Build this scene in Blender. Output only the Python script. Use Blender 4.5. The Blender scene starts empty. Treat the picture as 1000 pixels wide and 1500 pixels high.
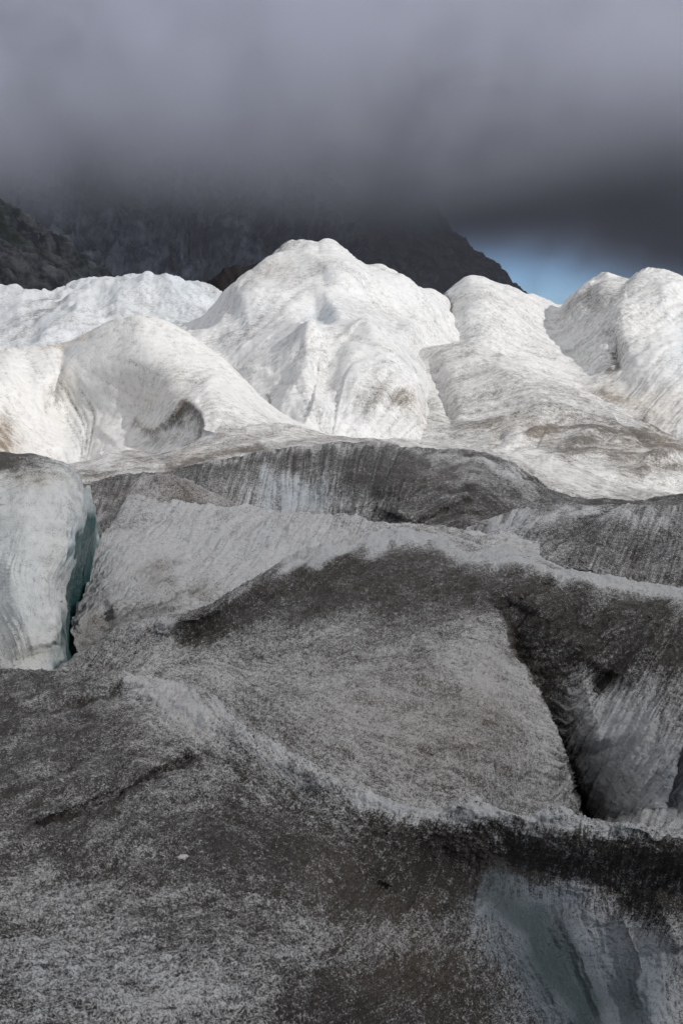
import bpy, bmesh, math, random, time
import numpy as np
T0 = time.time()
R = math.radians
S = bpy.context.scene
COL = S.collection
rng = np.random.default_rng(7)

# ------------------------------------------------------------------ camera, sky, sun, exposure
F = 1866.0                    # focal length in units of the 1000 px wide photograph
PITCH = R(8.23)
cam_d = bpy.data.cameras.new('camera')
cam_d.sensor_fit = 'HORIZONTAL'
cam_d.angle_x = 2 * math.atan(500 / F)
cam_d.clip_start = 0.1
cam_d.clip_end = 30000
cam = bpy.data.objects.new('camera', cam_d)
COL.objects.link(cam)
cam.location = (0, 0, 0)
cam.rotation_euler = (math.pi / 2 - PITCH, 0, 0)
S.camera = cam

SUN_AZ, SUN_EL = R(55), R(30)      # to the right of the view, a little behind the camera
SUNV = np.array([math.sin(SUN_AZ) * math.cos(SUN_EL), -math.cos(SUN_AZ) * math.cos(SUN_EL), math.sin(SUN_EL)])

W = bpy.data.worlds.new('World')
S.world = W
W.use_nodes = True
nt = W.node_tree
nt.nodes.clear()
out = nt.nodes.new('ShaderNodeOutputWorld')
bg = nt.nodes.new('ShaderNodeBackground')
sky = nt.nodes.new('ShaderNodeTexSky')
sky.sky_type = 'NISHITA'
sky.sun_disc = False
sky.sun_elevation = SUN_EL
sky.sun_rotation = math.pi - SUN_AZ
sky.altitude = 2500
sky.air_density = 0.7
sky.dust_density = 0.0
sky.ozone_density = 6.0
bg.inputs['Strength'].default_value = 0.095
# thin broken overcast over the blue (in the same units as the sky texture)
tc = nt.nodes.new('ShaderNodeTexCoord')
nz = nt.nodes.new('ShaderNodeTexNoise')
nz.inputs['Scale'].default_value = 2.2
nz.inputs['Detail'].default_value = 5
nz.inputs['Roughness'].default_value = 0.55
rampn = nt.nodes.new('ShaderNodeMapRange')
rampn.inputs['From Min'].default_value = 0.36
rampn.inputs['From Max'].default_value = 0.46
rampn.inputs['To Max'].default_value = 0.96
mixc = nt.nodes.new('ShaderNodeMix')
mixc.data_type = 'RGBA'
sep = nt.nodes.new('ShaderNodeSeparateXYZ')
low = nt.nodes.new('ShaderNodeMapRange')       # clear strip along the horizon under the cloud deck
low.inputs['From Min'].default_value = 0.05
low.inputs['From Max'].default_value = 0.12
mul = nt.nodes.new('ShaderNodeMath')
mul.operation = 'MULTIPLY'
L = nt.links.new
ovc = nt.nodes.new('ShaderNodeMix')            # overcast: about three times brighter at the zenith than at the horizon
ovc.data_type = 'RGBA'
ovc.inputs['A'].default_value = (2.3, 2.3, 2.4, 1)
ovc.inputs['B'].default_value = (7.8, 7.75, 7.75, 1)
L(sep.outputs['Z'], ovc.inputs['Factor'])
L(ovc.outputs['Result'], mixc.inputs['B'])
L(tc.outputs['Generated'], nz.inputs['Vector'])
L(tc.outputs['Generated'], sep.inputs[0])
L(sep.outputs['Z'], low.inputs['Value'])
L(nz.outputs['Fac'], rampn.inputs['Value'])
L(rampn.outputs[0], mul.inputs[0])
L(low.outputs[0], mul.inputs[1])
L(mul.outputs[0], mixc.inputs['Factor'])
L(sky.outputs[0], mixc.inputs['A'])
L(mixc.outputs['Result'], bg.inputs['Color'])
L(bg.outputs[0], out.inputs[0])

sun_d = bpy.data.lights.new('sun', 'SUN')
sun_d.energy = 2.4
sun_d.angle = R(0.5)
sun_d.color = (1.0, 0.965, 0.92)
sun = bpy.data.objects.new('sun', sun_d)
COL.objects.link(sun)
sun.rotation_euler = (math.pi / 2 - SUN_EL, 0, SUN_AZ)
sun.location = (60, -40, 60)

S.view_settings.view_transform = 'Standard'
S.view_settings.look = 'None'
S.view_settings.exposure = 0.45
S.view_settings.gamma = 1.0
S.view_settings.use_curve_mapping = False
S.render.engine = 'CYCLES'
cy = S.cycles
cy.use_denoising = True
cy.denoiser = 'OPENIMAGEDENOISE'
cy.max_bounces = 8
cy.diffuse_bounces = 3
cy.glossy_bounces = 2
cy.volume_bounces = 3
cy.volume_max_steps = 96
cy.volume_step_rate = 0.6
cy.sample_clamp_indirect = 4

# ------------------------------------------------------------------ numpy helpers
_perm = np.random.default_rng(3).permutation(256)
PERM = np.concatenate([_perm, _perm]).astype(np.int32)
_g = np.random.default_rng(5).normal(size=(256, 3))
GRAD = (_g / np.linalg.norm(_g, axis=1, keepdims=True)).astype(np.float32)

def perlin(p):
    p = p.astype(np.float32)
    i = np.floor(p).astype(np.int32)
    f = p - i
    i &= 255
    w = f * f * f * (f * (f * 6 - 15) + 10)
    r = np.zeros(p.shape[:-1], np.float32)
    for dx in (0, 1):
        wx = w[..., 0] if dx else 1 - w[..., 0]
        a = PERM[(i[..., 0] + dx) & 255]
        for dy in (0, 1):
            wy = wx * (w[..., 1] if dy else 1 - w[..., 1])
            b = PERM[a + ((i[..., 1] + dy) & 255)]
            for dz in (0, 1):
                g = GRAD[PERM[b + ((i[..., 2] + dz) & 255)]]
                ww = wy * (w[..., 2] if dz else 1 - w[..., 2])
                r += ww * (g[..., 0] * (f[..., 0] - dx) + g[..., 1] * (f[..., 1] - dy) + g[..., 2] * (f[..., 2] - dz))
    return r * 1.6

def fbm(p, freq, octs, gain=0.5, ridged=False):
    a, r = 1.0, 0
    for k in range(octs):
        n = perlin(p * (freq * 2.03 ** k) + 17.3 * k)
        if ridged:
            n = 1 - 2 * np.abs(n)
        r = r + a * n
        a *= gain
    return r

def pchip(x, y, xq):
    """monotone cubic through (x, y[...]) along axis 0"""
    x = np.asarray(x, float)
    y = np.asarray(y, float)
    sh = (len(x) - 1,) + (1,) * (y.ndim - 1)
    h = np.diff(x).reshape(sh)
    d = np.diff(y, axis=0) / h
    m = np.zeros_like(y)
    if len(x) > 2:
        w1, w2 = 2 * h[1:] + h[:-1], h[1:] + 2 * h[:-1]
        ok = d[1:] * d[:-1] > 0
        with np.errstate(all='ignore'):
            hm = (w1 + w2) / (w1 / d[:-1] + w2 / d[1:])
        m[1:-1] = np.where(ok, hm, 0)
    m[0], m[-1] = d[0], d[-1]
    k = np.clip(np.searchsorted(x, xq, side='right') - 1, 0, len(x) - 2)
    sq = (len(xq),) + (1,) * (y.ndim - 1)
    hh = (x[k + 1] - x[k]).reshape(sq)
    t = ((xq - x[k])).reshape(sq) / hh
    return (y[k] * (1 + 2 * t) * (1 - t) ** 2 + m[k] * hh * t * (1 - t) ** 2
            + y[k + 1] * t * t * (3 - 2 * t) + m[k + 1] * hh * t * t * (t - 1))

def tan_elev(py):
    return np.tan(np.arctan((750 - np.asarray(py, float)) / F) - PITCH)

def unproject(px, py, d):
    x = (px - 500) / F
    y = (750 - py) / F
    dy = math.cos(PITCH) + y * math.sin(PITCH)
    dz = -math.sin(PITCH) + y * math.cos(PITCH)
    s = d / dy
    return np.stack([x * s, d, dz * s], -1)

def polydist(px, py, pts):
    """distance to a polyline, signed side (+ = right of the walking direction, picture y down -> seen as 'left' flips), position 0..1"""
    best = np.full(px.shape, 1e9, np.float32)
    side = np.zeros(px.shape, np.float32)
    pos = np.zeros(px.shape, np.float32)
    pts = np.asarray(pts, float)
    seg = np.linalg.norm(np.diff(pts, axis=0), axis=1)
    tot = seg.sum()
    acc = 0
    for (ax, ay), (bx, by), ln in zip(pts[:-1], pts[1:], seg):
        vx, vy = (bx - ax) / ln, (by - ay) / ln
        t = np.clip((px - ax) * vx + (py - ay) * vy, 0, ln)
        ex, ey = px - ax - t * vx, py - ay - t * vy
        dd = np.hypot(ex, ey)
        cr = vx * (py - ay) - vy * (px - ax)       # >0: to the right-hand side when walking (picture coords)
        m = dd < best
        best = np.where(m, dd, best)
        side = np.where(m, np.sign(cr), side)
        pos = np.where(m, (acc + t) / tot, pos)
        acc += ln
    return best, side, pos

def sstep(a, b, x):
    t = np.clip((x - a) / (b - a), 0, 1)
    return t * t * (3 - 2 * t)

def paint(px, py, base, items):
    """items: ('b', x, y, rx, ry, angle, value) blob or ('s', pts, width, value[, value_end]) stroke; value is added"""
    v = np.full(px.shape, base, np.float32)
    for it in items:
        if it[0] == 'b':
            _, x, y, rx, ry, an, val = it
            c, s = math.cos(R(an)), math.sin(R(an))
            a = ((px - x) * c + (py - y) * s) / rx
            b = (-(px - x) * s + (py - y) * c) / ry
            v += val * np.exp(-(a * a + b * b) ** 1.15)
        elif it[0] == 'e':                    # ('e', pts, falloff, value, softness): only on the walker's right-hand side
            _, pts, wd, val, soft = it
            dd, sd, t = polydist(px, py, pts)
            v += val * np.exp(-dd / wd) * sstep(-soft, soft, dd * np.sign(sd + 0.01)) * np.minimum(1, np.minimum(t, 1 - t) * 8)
        else:
            _, pts, wd, val = it[:4]
            end = it[4] if len(it) > 4 else val
            dd, sd, t = polydist(px, py, pts)
            v += (val + (end - val) * t) * np.exp(-(dd / wd) ** 2)
    return v

def bilin(a, i, j):
    n, m = a.shape
    i = np.clip(i, 0, n - 1.001)
    j = np.clip(j, 0, m - 1.001)
    i0, j0 = i.astype(np.int32), j.astype(np.int32)
    fi, fj = (i - i0).astype(np.float32), (j - j0).astype(np.float32)
    return ((a[i0, j0] * (1 - fj) + a[i0, j0 + 1] * fj) * (1 - fi)
            + (a[i0 + 1, j0] * (1 - fj) + a[i0 + 1, j0 + 1] * fj) * fi)

def coarse_noise(shape, cell, rg):
    n = rg.normal(size=(int(shape[0] / cell) + 4, int(shape[1] / cell) + 4)).astype(np.float32)
    ii, jj = np.meshgrid(np.arange(shape[0]) / cell + 0.5, np.arange(shape[1]) / cell + 0.5, indexing='ij')
    return bilin(n, ii, jj) * 1.4

def lic(shape, su, sv, cell, length, rg):
    """streaks along the direction field (su, sv) in grid cells: line integral convolution of noise"""
    n = coarse_noise(shape, cell, rg) if cell > 1 else rg.normal(size=shape).astype(np.float32)
    ii, jj = np.meshgrid(np.arange(shape[0], dtype=np.float32), np.arange(shape[1], dtype=np.float32), indexing='ij')
    acc = n.copy()
    k = 1
    for sgn in (1, -1):
        i, j = ii.copy(), jj.copy()
        for _ in range(length):
            du, dv = bilin(su, i, j), bilin(sv, i, j)
            i += sgn * dv * cell
            j += sgn * du * cell
            acc += bilin(n, i, j)
            k += 1
    acc -= acc.mean()
    return acc / (acc.std() + 1e-6)

SURF = {}

def patch(name, rows, mode='z', step=1.8, back=((0.7, -0.5), (2.2, -2.0)), relief=(), dirt=(0.2, ()), blue=(0, ()), tan=(0, ()),
          flow=((500, 750, 0),), noise=(), streak=(0.0, 0.0), lic_len=14, warp=10, seed=1, ncol=None, left_skirt=None, streak_mask=None, smooth=(0, ()), fold=0.0, edges=(), contrast=1.0, band=0.0, flare=(0, 0), brk=0.15, rel=1.0, normal_relief=False):
    """A sheet of ice lofted through rows of (px, py, height or distance), front to crest, then carried over the back of the crest.
    relief: ('ridge'|'step'|'pit', ...) shapes in metres; noise: (freq per metre, amplitude, octaves[, ridged])."""
    rg = np.random.default_rng(seed)
    same = len({len(r) for r in rows}) == 1 and ncol is not None
    if same:
        us = np.linspace(0, 1, len(rows[0]))
        wid = max(np.ptp([p[0] for p in r]) for r in rows)
        nu = int(ncol)
        uq = np.linspace(0, 1, nu)
    else:
        x0, x1 = rows[0][0][0], rows[0][-1][0]
        nu = int((x1 - x0) / step) + 1
        uq = np.linspace(x0, x1, nu)
    ctl = []
    for r in rows:
        a = np.array(r, float)
        if mode == 'z':
            a[:, 2] = a[:, 2] / tan_elev(a[:, 1])
        a[:, 2] = np.log(a[:, 2])
        if same:
            ctl.append(pchip(us, a, uq))
        else:
            q = pchip(a[:, 0], a[:, 1:], uq)
            ctl.append(np.concatenate([uq[:, None], q], 1))
    nfront = len(ctl)
    crest = ctl[-1]
    cw = unproject(crest[:, 0], crest[:, 1], np.exp(crest[:, 2]))
    for dd, dz in back:                       # over the crest and down behind it
        w = cw + np.array([0, dd, dz])
        w[:, 0] *= (w[:, 1] / cw[:, 1])
        al = np.arctan2(w[:, 2], w[:, 1])
        py = 750 - F * np.tan(al + PITCH)
        ctl.append(np.stack([crest[:, 0], py, np.log(w[:, 1])], 1))
    ctl = np.array(ctl)                       # rows x cols x 3
    seg = np.mean(np.hypot(np.diff(ctl[:, :, 0], axis=0), np.diff(ctl[:, :, 1], axis=0)), 1)
    nseg = [max(6, int(s / step)) for s in seg[:nfront - 1]] + [26, 14][:len(back)]
    tk = np.concatenate([[0], np.cumsum(nseg)]).astype(float)
    tq = np.arange(tk[-1] + 1)
    g = pchip(tk, ctl, tq)
    px, py, d = g[..., 0], g[..., 1], np.exp(g[..., 2])
    isback = (tq > tk[nfront - 1])[:, None]
    n0 = coarse_noise(px.shape, 22, rg) * 0.7 + coarse_noise(px.shape, 9, rg) * 0.35
    n1 = coarse_noise(px.shape, 22, rg) * 0.7 + coarse_noise(px.shape, 9, rg) * 0.35
    bump = np.zeros(px.shape)
    dbase = d
    for it in relief:
        k = it[0]
        if k == 'pit':                        # ('pit', x, y, rx, ry, angle, depth)
            d = d + paint(px, py, 0, [('b',) + it[1:]])
        else:
            pts, amp, wl, wr = it[1:5]        # amp > 0 comes towards the camera; wl / wr = falloff on the walker's left / right
            amp1 = rel * (it[5] if len(it) > 5 else amp)
            amp = rel * amp
            jit = it[6] if len(it) > 6 else 2.0
            dd, sd, t = polydist(px + n0 * jit, py + n1 * jit, pts)
            am = amp + (amp1 - amp) * t
            fade = np.minimum(1, np.minimum(t * 12, (1 - t) * 12) + 0.02) if not normal_relief else sstep(0, 0.3, t) * sstep(0, 0.45, 1 - t)
            if k == 'ridge':
                d = d - am * fade * np.exp(-(np.hypot(dd, 4) - 4) / np.where(sd > 0, wr, wl))
            else:                             # step: one side pushed back, fading away over wr
                d = d - am * fade * np.where(sd > 0, sstep(0, wl, dd) * np.exp(-dd / wr), 0)
    if normal_relief:
        bump, d = (dbase - d) * (0.12 + 0.88 * sstep(0, 26, np.abs(py - crest[None, :, 1]))), dbase
    P = unproject(px, py, d)
    shape = px.shape
    # streak direction
    ang_w = np.zeros(shape)
    cx = np.zeros(shape)
    cyy = np.zeros(shape)
    for fx, fy, an in flow:
        w = 1 / (((px - fx) ** 2 + (py - fy) ** 2) / 3000 + 1) ** 2
        cx += w * math.cos(2 * R(an))
        cyy += w * math.sin(2 * R(an))
    an = 0.5 * np.arctan2(cyy, cx) + 0.10 * n0
    gu = np.abs(np.gradient(px, axis=1))
    gv = np.abs(np.gradient(py, axis=0))
    gu = np.maximum(gu, 0.3 * step)
    gv = np.maximum(gv, 0.35 * step)
    sgn = np.sign(np.median(np.gradient(py, axis=0)[: int(tk[nfront - 1])]))
    su, sv = np.cos(an) / gu, -np.sin(an) / gv * sgn      # angle counted anticlockwise as seen in the picture
    ln = np.hypot(su, sv)
    su, sv = (su / ln).astype(np.float32), (sv / ln).astype(np.float32)
    st_f = lic(shape, su, sv, 1, lic_len, rg)
    st_c = lic(shape, su, sv, 4, max(6, lic_len // 2), rg)
    def normals(P):
        a = np.gradient(P, axis=1)
        b = np.gradient(P, axis=0)
        n = np.cross(a, b)
        n /= np.linalg.norm(n, axis=-1, keepdims=True) + 1e-9
        v = np.sum(n * P, -1)
        if np.median(v[: int(tk[nfront - 1])]) > 0:
            n = -n
        return n
    N = normals(P)
    disp = bump.astype(np.float32)
    smask = np.ones(shape, np.float32) if streak_mask is None else np.clip(paint(px, py, *streak_mask), 0, 2)
    disp += (streak[0] * st_f + streak[1] * st_c) * smask
    if fold:
        disp += fold * (lic(shape, su, sv, 11, 6, rg) * 0.45 + lic(shape, su, sv, 24, 3, rg))
    calm = 1 - np.clip(paint(px, py, *smooth), 0, 0.95)
    cav = np.zeros(shape, np.float32)
    for q in noise:
        v = fbm(P, q[0], q[2], 0.55, len(q) > 3 and q[3])
        v = v - v.mean()
        disp += q[1] * v * calm
        cav += v * (0.5 if q[0] > 4 else 0.25)
    P = P + N * disp[..., None]
    # colour attributes; the dirt channel also holds painted shade
    wx, wy = px + n0 * warp + st_c * warp * 0.3, py + n1 * warp + st_c * warp * 0.3
    st_f, st_c = st_f * np.minimum(smask, 1.3), st_c * np.minimum(smask, 1.3)
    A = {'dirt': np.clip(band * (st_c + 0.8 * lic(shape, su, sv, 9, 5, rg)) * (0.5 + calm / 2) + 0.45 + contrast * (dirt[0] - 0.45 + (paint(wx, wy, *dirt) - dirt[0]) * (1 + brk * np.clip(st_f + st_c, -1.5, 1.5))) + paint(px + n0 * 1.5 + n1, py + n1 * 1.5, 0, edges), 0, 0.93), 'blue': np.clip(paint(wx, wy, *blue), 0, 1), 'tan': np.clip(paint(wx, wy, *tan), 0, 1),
         'streak': st_f * 1.0 + st_c * 0.25, 'cav': cav}
    if left_skirt:
        off = np.array(left_skirt)
        k = 14
        ts = (np.linspace(1, 0, k, endpoint=False) ** 1.5)[None, :, None]
        sk = P[:, :1] + ts * off
        P = np.concatenate([sk, P], 1)
        A = {q: np.concatenate([np.repeat(v[:, :1], k, 1), v], 1) for q, v in A.items()}
    SURF[seed] = (px, py, P)
    for side, ext in ((0, flare[0]), (1, flare[1])):          # the ice carries on past the edge of the view
        if ext:
            k = 16
            ts = np.linspace(0, 1, k + 1)[1:] ** 1.4
            e = P[:, :1] if side == 0 else P[:, -1:]
            e = e.copy()
            for _ in range(12):                                # smooth the carried-on edge
                e[1:-1] = (e[:-2] + e[1:-1] * 2 + e[2:]) / 4
            w = ts[None, :, None]
            sk = (P[:, :1] if side == 0 else P[:, -1:]) * (1 - np.minimum(1, w * 4)) + e * np.minimum(1, w * 4) + w * np.array([-ext if side == 0 else ext, 0, 0])
            sk[..., 2] += 0.05 * ext * fbm(sk, 0.6, 4) * w[..., 0]
            P = np.concatenate([sk[:, ::-1], P] if side == 0 else [P, sk], 1)
            def carry(v):
                c = v[:, :40].mean(1) if side == 0 else v[:, -40:].mean(1)
                c = np.convolve(np.pad(c, 30, mode='edge'), np.ones(61) / 61, mode='valid')[:, None]
                return np.concatenate([np.repeat(c, k, 1), v] if side == 0 else [v, np.repeat(c, k, 1)], 1)
            A = {q: carry(v) for q, v in A.items()}
    return grid_mesh(name, P, A)

def grid_mesh(name, P, A):
    n, m = P.shape[:2]
    idx = np.arange(n * m, dtype=np.int32).reshape(n, m)
    q = np.stack([idx[:-1, :-1], idx[:-1, 1:], idx[1:, 1:], idx[1:, :-1]], -1).reshape(-1, 4)
    me = bpy.data.meshes.new(name)
    me.vertices.add(n * m)
    me.vertices.foreach_set('co', P.reshape(-1).astype(np.float32))
    me.loops.add(q.size)
    me.loops.foreach_set('vertex_index', q.reshape(-1))
    me.polygons.add(len(q))
    me.polygons.foreach_set('loop_start', np.arange(0, q.size, 4, dtype=np.int32))
    me.update(calc_edges=True)
    me.polygons.foreach_set('use_smooth', np.ones(len(q), bool))
    for k, v in A.items():
        at = me.attributes.new(k, 'FLOAT', 'POINT')
        at.data.foreach_set('value', v.reshape(-1).astype(np.float32))
    # make faces look towards the camera side
    ob = bpy.data.objects.new(name, me)
    COL.objects.link(ob)
    print(name, len(q), round(time.time() - T0, 1))
    return ob

def tag(o, label=None, cat=None, kind=None, group=None):
    if label: o['label'] = label
    if cat: o['category'] = cat
    if kind: o['kind'] = kind
    if group: o['group'] = group
    return o

# ------------------------------------------------------------------ materials
class NT:
    def __init__(s, m):
        s.t = m.node_tree
    def n(s, typ, **kw):
        o = s.t.nodes.new('ShaderNode' + typ)
        for k, v in kw.items():
            if k[0] == '_':
                setattr(o, k[1:], v)
        return o
    def val(s, sock, v):
        if isinstance(v, bpy.types.NodeSocket):
            s.t.links.new(v, sock)
        else:
            sock.default_value = v
    def math(s, op, a, b=0.0, c=0.0, clamp=False):
        o = s.n('Math', _operation=op, _use_clamp=clamp)
        for i, v in enumerate((a, b, c)):
            s.val(o.inputs[i], v)
        return o.outputs[0]
    def attr(s, name):
        return s.n('Attribute', _attribute_name=name).outputs['Fac']
    def noise(s, scale, detail=3, rough=0.5, vec=None):
        o = s.n('TexNoise')
        o.inputs['Scale'].default_value = scale
        o.inputs['Detail'].default_value = detail
        o.inputs['Roughness'].default_value = rough
        s.val(o.inputs['Vector'], vec or s.n('NewGeometry').outputs['Position'])
        return o.outputs['Fac']
    def mix(s, f, a, b):
        o = s.n('Mix', _data_type='RGBA')
        s.val(o.inputs['Factor'], f)
        s.val(o.inputs['A'], a if isinstance(a, bpy.types.NodeSocket) else tuple(a) + (1,))
        s.val(o.inputs['B'], b if isinstance(b, bpy.types.NodeSocket) else tuple(b) + (1,))
        return o.outputs['Result']
    def rng(s, v, a, b, c=0.0, d=1.0, smooth=False):
        o = s.n('MapRange')
        if smooth: o.interpolation_type = 'SMOOTHSTEP'
        s.val(o.inputs['Value'], v)
        for k, q in zip(('From Min', 'From Max', 'To Min', 'To Max'), (a, b, c, d)):
            o.inputs[k].default_value = q
        return o.outputs[0]

def ice_material(name, clean, dark, brown, grain, mid, bump, width=0.3, deep=(0.05, 0.20, 0.21), pale=(0.46, 0.54, 0.62), streak_w=0.07, cav_w=0.12, fine=2.3):
    m = bpy.data.materials.new(name)
    m.use_nodes = True
    t = NT(m)
    b = m.node_tree.nodes['Principled BSDF']
    nf = t.noise(grain, 3, 0.65)
    nm = t.noise(mid, 4, 0.6)
    nl = t.noise(mid * 0.12, 4, 0.6)
    # 0..1 field that decides where grains of dirt and painted shade sit: fine grains, clumps, streaks, pits
    f = t.math('ADD', t.math('MULTIPLY', t.math('SUBTRACT', nf, 0.5), fine), t.math('MULTIPLY', t.math('SUBTRACT', nm, 0.5), 1.0))
    f = t.math('ADD', f, t.math('MULTIPLY', t.math('SUBTRACT', nl, 0.5), 0.5))
    f = t.math('ADD', f, t.math('MULTIPLY', t.attr('streak'), streak_w))
    f = t.math('ADD', f, t.math('MULTIPLY', t.attr('cav'), cav_w))
    f = t.math('ADD', f, 0.5)
    fac = t.rng(t.math('SUBTRACT', t.attr('dirt'), f), -width, width, smooth=True)
    bl = t.attr('blue')
    wet = t.mix(t.rng(nm, 0.3, 0.7), tuple(0.86 * c for c in clean), clean)
    c1 = t.mix(t.rng(bl, 0.0, 0.5), wet, pale)
    c2 = t.mix(t.rng(bl, 0.5, 1.0), c1, deep)
    tn = t.attr('tan')
    dirt_shade_c = t.mix(tn, dark, brown)
    c2 = t.mix(t.math('MULTIPLY', tn, 0.45), c2, tuple(min(1, 2.6 * q) for q in brown))
    col = t.mix(t.math('MULTIPLY', fac, t.rng(bl, 0.5, 1.0, 1.0, 0.5)), c2, dirt_shade_c)
    t.val(b.inputs['Base Color'], col)
    t.val(b.inputs['Roughness'], t.rng(bl, 0.3, 0.9, 0.62, 0.28))
    b.inputs['Specular IOR Level'].default_value = 0.35
    bp = t.n('Bump')
    bp.inputs['Strength'].default_value = bump[0]
    bp.inputs['Distance'].default_value = bump[1]
    t.val(bp.inputs['Height'], t.math('ADD', nf, t.math('MULTIPLY', nm, 1.2)))
    t.val(b.inputs['Normal'], bp.outputs[0])
    return m

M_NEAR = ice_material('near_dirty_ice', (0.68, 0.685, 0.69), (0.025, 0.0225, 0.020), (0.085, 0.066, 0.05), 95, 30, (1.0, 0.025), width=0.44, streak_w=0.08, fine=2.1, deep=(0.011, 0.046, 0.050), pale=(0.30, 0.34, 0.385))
M_MID = ice_material('mid_dirty_ice', (0.74, 0.74, 0.74), (0.023, 0.021, 0.019), (0.085, 0.064, 0.047), 60, 15, (1.0, 0.04), width=0.44, streak_w=0.08, fine=2.1)
M_FAR = ice_material('sunlit_ice', (0.66, 0.66, 0.655), (0.085, 0.078, 0.07), (0.17, 0.13, 0.085), 14, 3.2, (0.5, 0.06), width=0.48, pale=(0.50, 0.57, 0.64), streak_w=0.115, fine=1.5)
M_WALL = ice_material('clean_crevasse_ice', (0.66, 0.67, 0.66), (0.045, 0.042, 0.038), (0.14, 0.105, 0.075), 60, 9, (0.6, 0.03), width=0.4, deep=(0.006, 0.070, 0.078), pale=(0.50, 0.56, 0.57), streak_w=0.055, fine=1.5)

def rock_material(name, a, b_, green, scale):
    m = bpy.data.materials.new(name)
    m.use_nodes = True
    t = NT(m)
    b = m.node_tree.nodes['Principled BSDF']
    n1 = t.noise(scale, 6, 0.65)
    n2 = t.noise(scale * 5, 5, 0.7)
    c = t.mix(t.rng(n2, 0.42, 0.72), a, b_)
    c = t.mix(t.math('MULTIPLY', t.rng(n1, 0.45, 0.6), 0.7), c, green)
    c = t.mix(t.rng(t.attr('streak'), 0.6, 2.4, 0.0, 0.12), c, tuple(1.8 * q for q in b_))
    t.val(b.inputs['Base Color'], c)
    b.inputs['Roughness'].default_value = 0.9
    b.inputs['Specular IOR Level'].default_value = 0.15
    bp = t.n('Bump')
    bp.inputs['Strength'].default_value = 0.8
    bp.inputs['Distance'].default_value = 3.0
    t.val(bp.inputs['Height'], n2)
    t.val(b.inputs['Normal'], bp.outputs[0])
    return m

M_ROCK = rock_material('dark_rock', (0.026, 0.029, 0.035), (0.13, 0.132, 0.138), (0.024, 0.032, 0.028), 0.02)
M_CLIFF = rock_material('cliff_rock', (0.036, 0.045, 0.062), (0.34, 0.36, 0.385), (0.030, 0.044, 0.052), 0.012)  # blue of the distance haze mixed into the rock colours
M_SCREE = rock_material('scree', (0.015, 0.013, 0.0135), (0.022, 0.019, 0.019), (0.014, 0.012, 0.012), 0.03)

# ------------------------------------------------------------------ valley floor under and beyond the ice
gx = np.sinh(np.linspace(-4.2, 4.2, 121)) / np.sinh(4.2) * 7000
gy = np.concatenate([-np.geomspace(3000, 5, 30), np.geomspace(5, 9000, 90)])
GX, GY = np.meshgrid(gx, gy)
GP = np.stack([GX, GY, np.full(GX.shape, -9.0)], -1)
GP[..., 2] += 1.2 * fbm(GP, 0.03, 4)
zz = np.zeros(GX.shape)
o = grid_mesh('ground', GP, {'dirt': zz + 0.5, 'streak': zz, 'cav': zz, 'blue': zz, 'tan': zz})
tag(o, 'dirty ice of the valley floor beneath the glacier ridges', 'ground', 'structure').data.materials.append(M_MID)

# ------------------------------------------------------------------ mountains
o = patch('mountain', [
    [(-260, 470, 560), (0, 470, 640), (150, 470, 700), (330, 470, 760)],
    [(-260, 390, 590), (0, 400, 670), (60, 410, 690), (130, 425, 720), (200, 440, 740), (330, 455, 770)],
    [(-260, 330, 640), (0, 345, 710), (40, 360, 720), (80, 385, 735), (130, 412, 745), (200, 430, 750), (330, 448, 775)],
    [(-260, 235, 760), (-120, 262, 760), (-40, 284, 760), (0, 296, 760), (18, 306, 760), (40, 317, 762), (48, 332, 764), (62, 343, 766), (92, 356, 768), (116, 374, 770), (135, 392, 770), (160, 404, 772), (200, 416, 775), (330, 440, 780)]],
    mode='d', back=((40, -20), (160, -140)), noise=((0.012, 7, 6, True), (0.06, 1.2, 5, True)), streak=(0.5, 0.9), flow=((0, 400, -40), (150, 430, -30)), seed=11, step=2.2)
tag(o, 'near dark rocky mountainside at the left edge below the cloud', 'mountain', 'structure').data.materials.append(M_ROCK)

o = patch('mountain', [
    [(-260, 490, 1180), (100, 490, 1200), (300, 490, 1230), (560, 490, 1300), (640, 490, 1320)],
    [(-260, 400, 1260), (100, 405, 1290), (300, 410, 1320), (480, 420, 1380), (560, 470, 1400), (640, 500, 1420)],
    [(-260, 300, 1400), (60, 300, 1400), (180, 320, 1400), (300, 310, 1420), (420, 310, 1470), (520, 400, 1500), (640, 490, 1520)],
    [(-260, 120, 1600), (100, 110, 1600), (300, 130, 1620), (420, 200, 1650), (480, 270, 1650), (530, 370, 1650), (580, 450, 1650), (640, 500, 1650)]],
    mode='d', back=((60, -20), (400, -200)), noise=((0.008, 28, 6, True), (0.03, 6, 5, True)), streak=(1.5, 3.0), flow=((100, 380, 80), (300, 380, 95), (200, 330, 60), (520, 400, 120)), seed=12, step=2.2)
tag(o, 'striated cliff face behind the ice, its top lost in cloud', 'mountain', 'structure').data.materials.append(M_CLIFF)

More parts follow.
